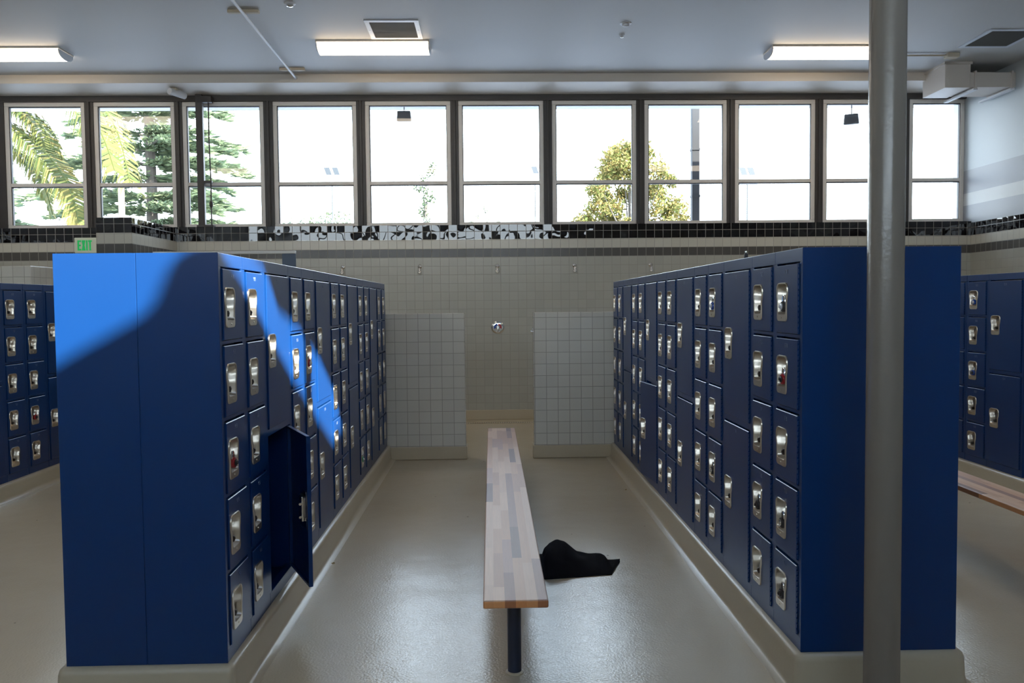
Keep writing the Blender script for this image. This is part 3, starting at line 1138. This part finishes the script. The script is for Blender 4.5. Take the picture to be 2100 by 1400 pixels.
# added unseen row of the same fixtures, brightens floor and lockers
for yr_, rtxt in ((4.6, 'second row'),):
    for x0_, ctxt in ((-1.79, 'middle'), (3.06, 'right'), (-5.75, 'left')):
        ceiling_light(x0_, x0_+1.2, yr_, 'added fluorescent ceiling light out of view over the lockers, %s, %s one' % (rtxt, ctxt))

# ceiling grilles
def grille(x0, x1, y0, y1, label):
    root = empty('ceiling_grille', ((x0+x1)/2, (y0+y1)/2, ZC))
    tag(root, label, 'vent', 'square ceiling grilles')
    w, d = (x1-x0)/2, (y1-y0)/2
    f = .045
    bm = bmesh.new()
    box(bm, -w, w, -d, -d+f, -.010, 0); box(bm, -w, w, d-f, d, -.010, 0)
    box(bm, -w, -w+f, -d+f, d-f, -.010, 0); box(bm, w-f, w, -d+f, d-f, -.010, 0)
    for sx in (-w+f/2, w-f/2):
        for sy in (-d+.05, 0, d-.05):
            lathe(bm, [(.005, -.012), (.005, -.009)], 'z', (sx, sy, 0), 8)
    link('frame', finish(bm, 'grille_frame'), M_GRFRAME, root)
    bm = bmesh.new()
    box(bm, -w+f, w-f, -d+f, d-f, -.004, 0)
    y = -d+f
    while y < d-f:
        box(bm, -w+f, w-f, y, y+.004, -.008, -.004)
        y += .016
    link('mesh_screen', finish(bm, 'mesh_screen'), M_GRILLE, root)
grille(-1.20, -.672, 8.17, 8.73, 'square grey return air grille in the ceiling above the middle light')
grille(5.13, 5.68, 8.46, 9.06, 'dark square grille in the ceiling above the duct at right')

# conduit on struts
root = empty('ceiling_conduit', (-2.27, 8.0, ZC))
tag(root, 'thin white conduit pipe running across the ceiling on two short brackets', 'pipe')
bm = bmesh.new()
tube(bm, [(.03, -3.5, -.045), (.02, -1, -.045), (0, .5, -.045), (-.015, 2.05, -.05)], .014, 10)
tube(bm, [(-.0145, 1.98, -.05), (-.016, 2.04, -.05)], .019, 10)
link('pipe', finish(bm, 'pipe', smooth=True), M_WHITEPIPE, root)
for yb_, w in ((-.10, .145), (1.80, .145)):
    link('bracket', mesh_box('bracket', -w, w, yb_-.022, yb_+.022, -.030, 0, bev=.003, seg=1), M_BRACKET, root)
# right thin conduit and junction box
root = empty('wall_conduit', (4.6, 9.30, ZC))
tag(root, 'thin conduit from behind the steel column to a junction box by the duct', 'pipe')
bm = bmesh.new()
tube(bm, [(-.35, 0, -.02), (.55, 0, -.02)], .010, 8)
link('pipe', finish(bm, 'pipe', smooth=True), M_BRACKET, root)
link('junction_box', mesh_box('junction_box', .53, .66, -.05, .05, -.05, 0, bev=.005), M_BRACKET, root)

# sprinkler heads / detectors
for x, y, lab, r in ((1.36, 8.28, 'white smoke detector on the ceiling, larger of the two small discs', .045), (1.375, 8.62, 'small sprinkler head on the ceiling behind the smoke detector', .022),
                     (-1.80, 7.73, 'sprinkler head at the top edge of the photo left of the grille', .04)):
    root = empty('smoke_detector' if r > .042 else 'sprinkler_head', (x, y, ZC))
    tag(root, lab, 'detector' if r > .042 else 'sprinkler')
    bm = bmesh.new()
    lathe(bm, [(r*1.3, 0), (r*1.3, -.006), (r, -.012)], 'z', (0, 0, 0), 20)
    link('base_plate', finish(bm, 'base_plate', smooth=True), M_WHITEPIPE, root)
    bm = bmesh.new()
    lathe(bm, [(r*.8, -.011), (r*.75, -.028), (r*.35, -.034)], 'z', (0, 0, 0), 16)
    link('sensor_head', finish(bm, 'sensor_head', smooth=True), M_WHITEPIPE if r > .042 else M_CHROME, root)

# white bullet housing on the soffit
root = empty('ceiling_camera', (-3.80, 10.32, ZB))
tag(root, 'short white cylinder fixture on the soffit above the third window', 'camera')
bm = bmesh.new()
tube(bm, [(-.045, -.10, -.05), (-.02, -.05, -.052), (.06, .11, -.058)], .040, 18)
link('barrel', finish(bm, 'barrel', smooth=True), M_WHITEPIPE, root)
link('mount', mesh_box('mount', -.05, .02, -.06, .02, -.03, 0, bev=.004), M_BRACKET, root)

# dark window operator post and rod
root = empty('window_operator', (-3.622, 10.60, ZS))
tag(root, 'dark vertical steel post with a thin crank rod in front of the third window', 'window operator')
link('post', mesh_box('post', -.042, .042, -.03, .03, 0, ZB-ZS, bev=.004, seg=1), M_MULL, root)
bm = bmesh.new()
tube(bm, [(.115, 0, .03), (.118, 0, .6), (.108, 0, 1.1), (.112, 0, ZB-ZS-.02)], .009, 8)
lathe(bm, [(.012, .25), (.024, .27), (.024, .31), (.012, .33)], 'z', (.115, 0, 0), 10)
link('crank_rod', finish(bm, 'crank_rod', smooth=True), M_MULL, root)
link('clamp', mesh_box('clamp', -.05, .135, -.02, .02, .555, .585, bev=.003), M_MULL, root)
link('foot', mesh_box('foot', -.06, .15, -.04, .04, 0, .03, bev=.004), M_MULL, root)
link('gear_box', mesh_box('gear_box', -.02, .16, -.035, .035, ZB-ZS-.10, ZB-ZS-.02, bev=.006), M_MULL, root)

# ------------------------------------------------------------------ duct
root = empty('air_duct', (5.30, 9.62, ZC))
tag(root, 'beige boxed sheet metal duct under the ceiling at the right wall', 'duct')
link('plenum', mesh_box('plenum', 0, .30, 0, .50, -.295, 0, bev=.003, seg=1), M_DUCT, root)
link('collar_top', mesh_box('collar_top', -.015, .315, -.015, .515, -.030, 0, bev=.002, seg=1), M_DUCT, root)
link('branch_duct', mesh_box('branch_duct', .30, XR-5.30,   .02, .48, -.285, -.115, bev=.003, seg=1), M_DUCT, root)
for x0 in (.355, .79):
    link('flange', mesh_box('flange', x0, x0+.022, 0, .50, -.305, -.10, bev=.002, seg=1), M_DUCT, root)
for x0 in (.345, .78):
    link('support_angle', mesh_box('support_angle', x0-.02, x0+.03, -.02, .62, -.327, -.305, bev=.002, seg=1), M_WHITEPIPE, root)

# ------------------------------------------------------------------ outdoors
def floodlight(x, z, lab, tilt):
    root = empty('outdoor_speaker', (x, 11.4, 4.22))
    tag(root, lab, 'speaker', 'boxes hanging outside under the eave')
    bm = bmesh.new()
    box(bm, -.03, .03, -.02, .02, -.05, 0)
    tube(bm, [(0, 0, -.04), (0, 0, z+.075-4.22)], .007, 8)
    link('hanger', finish(bm, 'hanger'), M_BLACK, root)
    bm = bmesh.new()
    box(bm, -.1, .1, -.07, .07, -.07, .07, bev=.012)
    for v in bm.verts:
        if v.co.z > 0:
            v.co.x *= .88
    o = link('cabinet', finish(bm, 'cabinet'), M_BLACK, root, (0, 0, z-4.22))
    o.rotation_euler = (.12, 0, tilt)
floodlight(-1.146, 4.02, 'black box speaker hanging outside the fifth window', 0)
floodlight(4.985, 3.955, 'black box speaker hanging outside the tenth window, left of the steel column', -.5)

bm = bmesh.new()
box(bm, 3.05, 3.165, 12.5, 12.62, -1, 6.2, bev=.004, seg=1)
for zz in (3.75, 3.05):
    box(bm, 3.045, 3.17, 12.49, 12.63, zz, zz+.03)
tag(link('outdoor_post', finish(bm, 'outdoor_post'), M_DARKPOST), 'tall dark post outside the eighth window', 'post')

def field_light(x, heads, lab, ztop=7.87):
    root = empty('field_light', (x, 40, -1))
    tag(root, lab, 'floodlight', 'sports field lights in the distance')
    bm = bmesh.new()
    tube(bm, [(0, 0, 0), (0, 0, ztop+.4)], .035, 8)
    box(bm, -.5, .5, -.04, .04, ztop+.35, ztop+.42)
    link('mast', finish(bm, 'mast'), M_STEELPOST, root)
    for hx in heads:
        bm = bmesh.new()
        box(bm, hx-.13, hx+.13, -.05, .05, ztop+1-.17, ztop+1+.17)
        for v in bm.verts:
            v.co.x += (v.co.z-(ztop+1))*(-.35)
        link('lamp_head', finish(bm, 'lamp_head'), M_STEELPOST, root)
field_light(-7.50, (-.19, .19), 'distant pair of field floodlights seen through the fourth window')
field_light(2.18, (0,), 'distant single field floodlight seen through the sixth window')
field_light(12.43, (-.19, .19), 'distant pair of field floodlights seen through the ninth window', 7.75)

def quad(bm, c, ax, up_, l, w):
    a = ax*l
    b2 = up_*w
    bm.faces.new([bm.verts.new(c-b2*.4), bm.verts.new(c+a*.5-b2), bm.verts.new(c+a), bm.verts.new(c+a*.5+b2)])

def rv(r, s=1):
    return Vector((r.uniform(-s, s), r.uniform(-s, s), r.uniform(-s, s)))

def cedar(x, y, z0, h, spread, lab, seed, zmin=0., dens=1.0, cover=1.0, name='cedar_tree', gap=.5):
    r = random.Random(seed)
    root = empty(name, (x, y, z0))
    tag(root, lab, 'tree', 'trees outside the windows')
    bt = bmesh.new()
    tube(bt, [(0, 0, 0), (.1, 0, h*.4), (-.05, .1, h*.75), (0, 0, h)], .05*spread, 8, .04)
    bf = bmesh.new()
    z = zmin
    while z < h:
        f = (z/h)
        L0 = spread*(1-f)**.7*(.8+.3*r.random())
        for a in [r.uniform(0, 2*pi) for _ in range(8)]:
            L = L0*r.uniform(.6, 1.1)
            d = Vector((cos(a), sin(a), 0))
            pts = [Vector((0, 0, z))]
            nseg = 7
            for k in range(1, nseg+1):
                t = k/nseg
                pts.append(Vector((d.x*L*t, d.y*L*t, z + L*(.18*t-.25*t*t)+r.uniform(-.03, .03))))
            tube(bt, pts, .05, 5, .01)
            n = int(80*dens*L/2)
            for _ in range(n):
                t = r.uniform(.04, 1)**.85
                i = min(nseg-1, int(t*nseg))
                p = pts[i].lerp(pts[i+1], t*nseg-i)
                side = Vector((-d.y, d.x, 0))*r.uniform(-1, 1)*.38*L*.45*(1.25-t)
                c = p + side + Vector((0, 0, r.uniform(-.10, .06)-abs(side.length)*.12))
                ax = (d*.8 + side*.9 + rv(r, .45)).normalized()
                ax.z *= .35
                quad(bf, c, ax.normalized(), rv(r).normalized(), r.uniform(.16, .36)*cover, .045*cover)
        z += gap*r.uniform(.55, 1.1)
    link('trunk', finish(bt, 'trunk', recalc=False), M_BARK, root)
    link('foliage', finish(bf, 'foliage', recalc=False), M_CEDAR, root)
    return root
cedar(-11.3, 28, -1, 16, 5.0, 'large dark green cedar seen through the second and third windows', 3, 3.6, 2.3, 1.25, gap=.62)
cedar(-17.5, 30, -1, 8.2, 2.4, 'small conifer in the lower left corner of the first window', 9, 2.5, 1.0, 1.2)

def crown(name, x, y, blobs, lab, seed, mat, n, sz, z0=-1, trunk=True):
    r = random.Random(seed)
    root = empty(name, (x, y, z0))
    tag(root, lab, 'tree', 'trees outside the windows')
    top = max(bz+br for _, _, bz, br in blobs)
    if trunk:
        bt = bmesh.new()
        tube(bt, [(0, 0, 0), (.1, 0, (top-z0)*.4), (0, 0, (top-z0)*.8)], .16, 8, .05)
        for bx, by, bz, br in blobs[:14]:
            tube(bt, [(0, 0, (bz-z0)*.55), ((bx-x)*.5, by, (bz-z0)*.8), (bx-x, by, bz-z0)], .05, 5, .012)
        link('trunk', finish(bt, 'trunk', recalc=False), M_BARK, root)
    bf = bmesh.new()
    for k in range(n):
        bx, by, bz, br = blobs[r.randrange(len(blobs))]
        v = rv(r)
        while v.length > 1 or v.length < .2:
            v = rv(r)
        v = v*(.6+.4*v.length)*br
        c = Vector((bx-x, by, bz-z0)) + v
        quad(bf, c, rv(r).normalized(), rv(r).normalized(), r.uniform(.7, 1.3)*sz, sz*.38)
    link('foliage', finish(bf, 'foliage', recalc=False), mat, root)
    return root
r = random.Random(5)
bl = []
for k in range(140):
    t = r.random()
    z = 3.4 + 5.9*t
    hw = 3.0*(1-.8*t**2.0)
    bl.append((6.75 + r.uniform(-1, 1)*hw + (-.35 if t < .3 else 0), r.uniform(-1.2, 1.2), z-.3, r.uniform(.30, .55)))
crown('autumn_tree', 6.7, 40, bl, 'round yellow and green autumn tree seen through the seventh and eighth windows', 4, M_AUTUMN, 24000, .17)
bl = [(-3.1+.12*sin(z*5)+(.25 if z > 7.6 else 0), 0, z, .26 if z > 6.3 else .16) for z in [4.0+.21*k for k in range(20)]]
bl += [(-2.75, 0, 8.0, .2), (-3.4, 0, 7.0, .2), (-2.75, 0, 6.55, .16)]
crown('slender_tree', -3.1, 40, bl, 'thin wind bent tree seen through the fifth window', 6, M_FARGREEN, 700, .15)
bl = [(-9.3+.25*k, 0, 5.2+.35*(k/8)+.25*sin(k*1.7), .55) for k in range(-7, 9)]
crown('distant_canopy', -9.3, 42, bl, 'low distant tree canopy at the bottom of the third window', 8, M_FARGREEN, 1600, .16)
bl = [(-.3+.3*sin(k*2.2), 0, 5.2+.25*k, .16) for k in range(4)] + [(-.9, 0, 5.45, .12), (.4, 0, 5.4, .12)]
crown('treetop', 0, 40, bl, 'tiny treetop at the bottom edge of the sixth window', 12, M_FARGREEN, 130, .12)

# palm
root = empty('palm_tree', (-10.6, 14.5, -1))
tag(root, 'palm with yellow green drooping fronds outside the first two windows', 'tree', 'trees outside the windows')
bm = bmesh.new()
tube(bm, [(0, 0, 0), (.1, 0, 3), (0, 0, 6.6)], .24, 12, .18)
link('trunk', finish(bm, 'trunk', recalc=False), M_BARK, root)
def frond(pts, ll, n, seed, spread=1.0, cup=.6):
    n = int(n*1.6)
    r = random.Random(seed)
    P = [Vector(p)-Vector((-10.6, 14.5, -1)) for p in pts]
    def at(t):
        t *= len(P)-1
        i = min(len(P)-2, int(t))
        f = t-i
        p0 = P[max(0, i-1)]; p1 = P[i]; p2 = P[i+1]; p3 = P[min(len(P)-1, i+2)]
        return .5*((2*p1)+(-p0+p2)*f+(2*p0-5*p1+4*p2-p3)*f*f+(-p0+3*p1-3*p2+p3)*f**3)
    bm = bmesh.new()
    tube(bm, [at(k/16) for k in range(17)], .035, 6, .008)
    for k in range(n):
        t = .06+.94*k/n
        p = at(t)
        d = (at(min(1, t+.02))-at(max(0, t-.02))).normalized()
        side = d.cross(Vector((0, 0, 1))).normalized()
        for sg in (1, -1):
            L = ll*(.55+.45*sin(pi*min(1, t*.9+.1)))*r.uniform(.8, 1.1)
            dirv = (d*.55 + side*sg*spread + Vector((0, 0, r.uniform(-.25, .35)*cup))).normalized()
            q1 = p + dirv*L*.45
            q2 = q1 + (dirv*.5+Vector((0, 0, -.9))).normalized()*L*.55
            w = Vector((d.x, d.y, d.z))*.017
            vs = [bm.verts.new(v) for v in (p-w, q1-w*1.3, q2, q1+w*1.3, p+w)]
            bm.faces.new((vs[0], vs[1], vs[3], vs[4]))
            bm.faces.new((vs[1], vs[2], vs[3]))
    link('frond', finish(bm, 'frond', recalc=False), M_PALM, root)
frond([(-8.809, 14.500, 4.940), (-7.959, 14.200, 4.520), (-7.500, 14.000, 4.204), (-7.076, 13.800, 3.826), (-6.755, 13.600, 3.402), (-6.502, 13.400, 2.719)], .62, 90, 1)
frond([(-8.862, 14.600, 5.170), (-8.140, 14.400, 4.914), (-7.726, 14.300, 4.726), (-7.402, 14.200, 4.380), (-7.258, 14.100, 3.998)], .55, 60, 2)
frond([(-8.619, 14.500, 5.635), (-7.544, 14.000, 5.213), (-6.798, 13.600, 4.873), (-6.244, 13.300, 4.494), (-5.940, 13.100, 4.038), (-5.760, 13.000, 3.572)], .70, 44, 3)
frond([(-8.610, 14.500, 5.880), (-7.404, 14.200, 5.466), (-6.524, 14.000, 4.932), (-6.100, 13.900, 4.352), (-5.862, 13.800, 3.463)], .80, 40, 4)
frond([(-8.878, 14.600, 4.758), (-8.125, 14.400, 4.219), (-7.753, 14.300, 3.954), (-7.471, 14.200, 3.530), (-7.343, 14.200, 3.042)], .45, 50, 5)
# tan pole
bm = bmesh.new()
tube(bm, [(0, 0, 0), (0, 0, 6.45)], .07, 10, .06)
o = link('wooden_pole', finish(bm, 'wooden_pole'), M_TANPOLE, None, (-7.85, 18, -1))
tag(o, 'slim tan pole outside the lower half of the second window', 'pole')
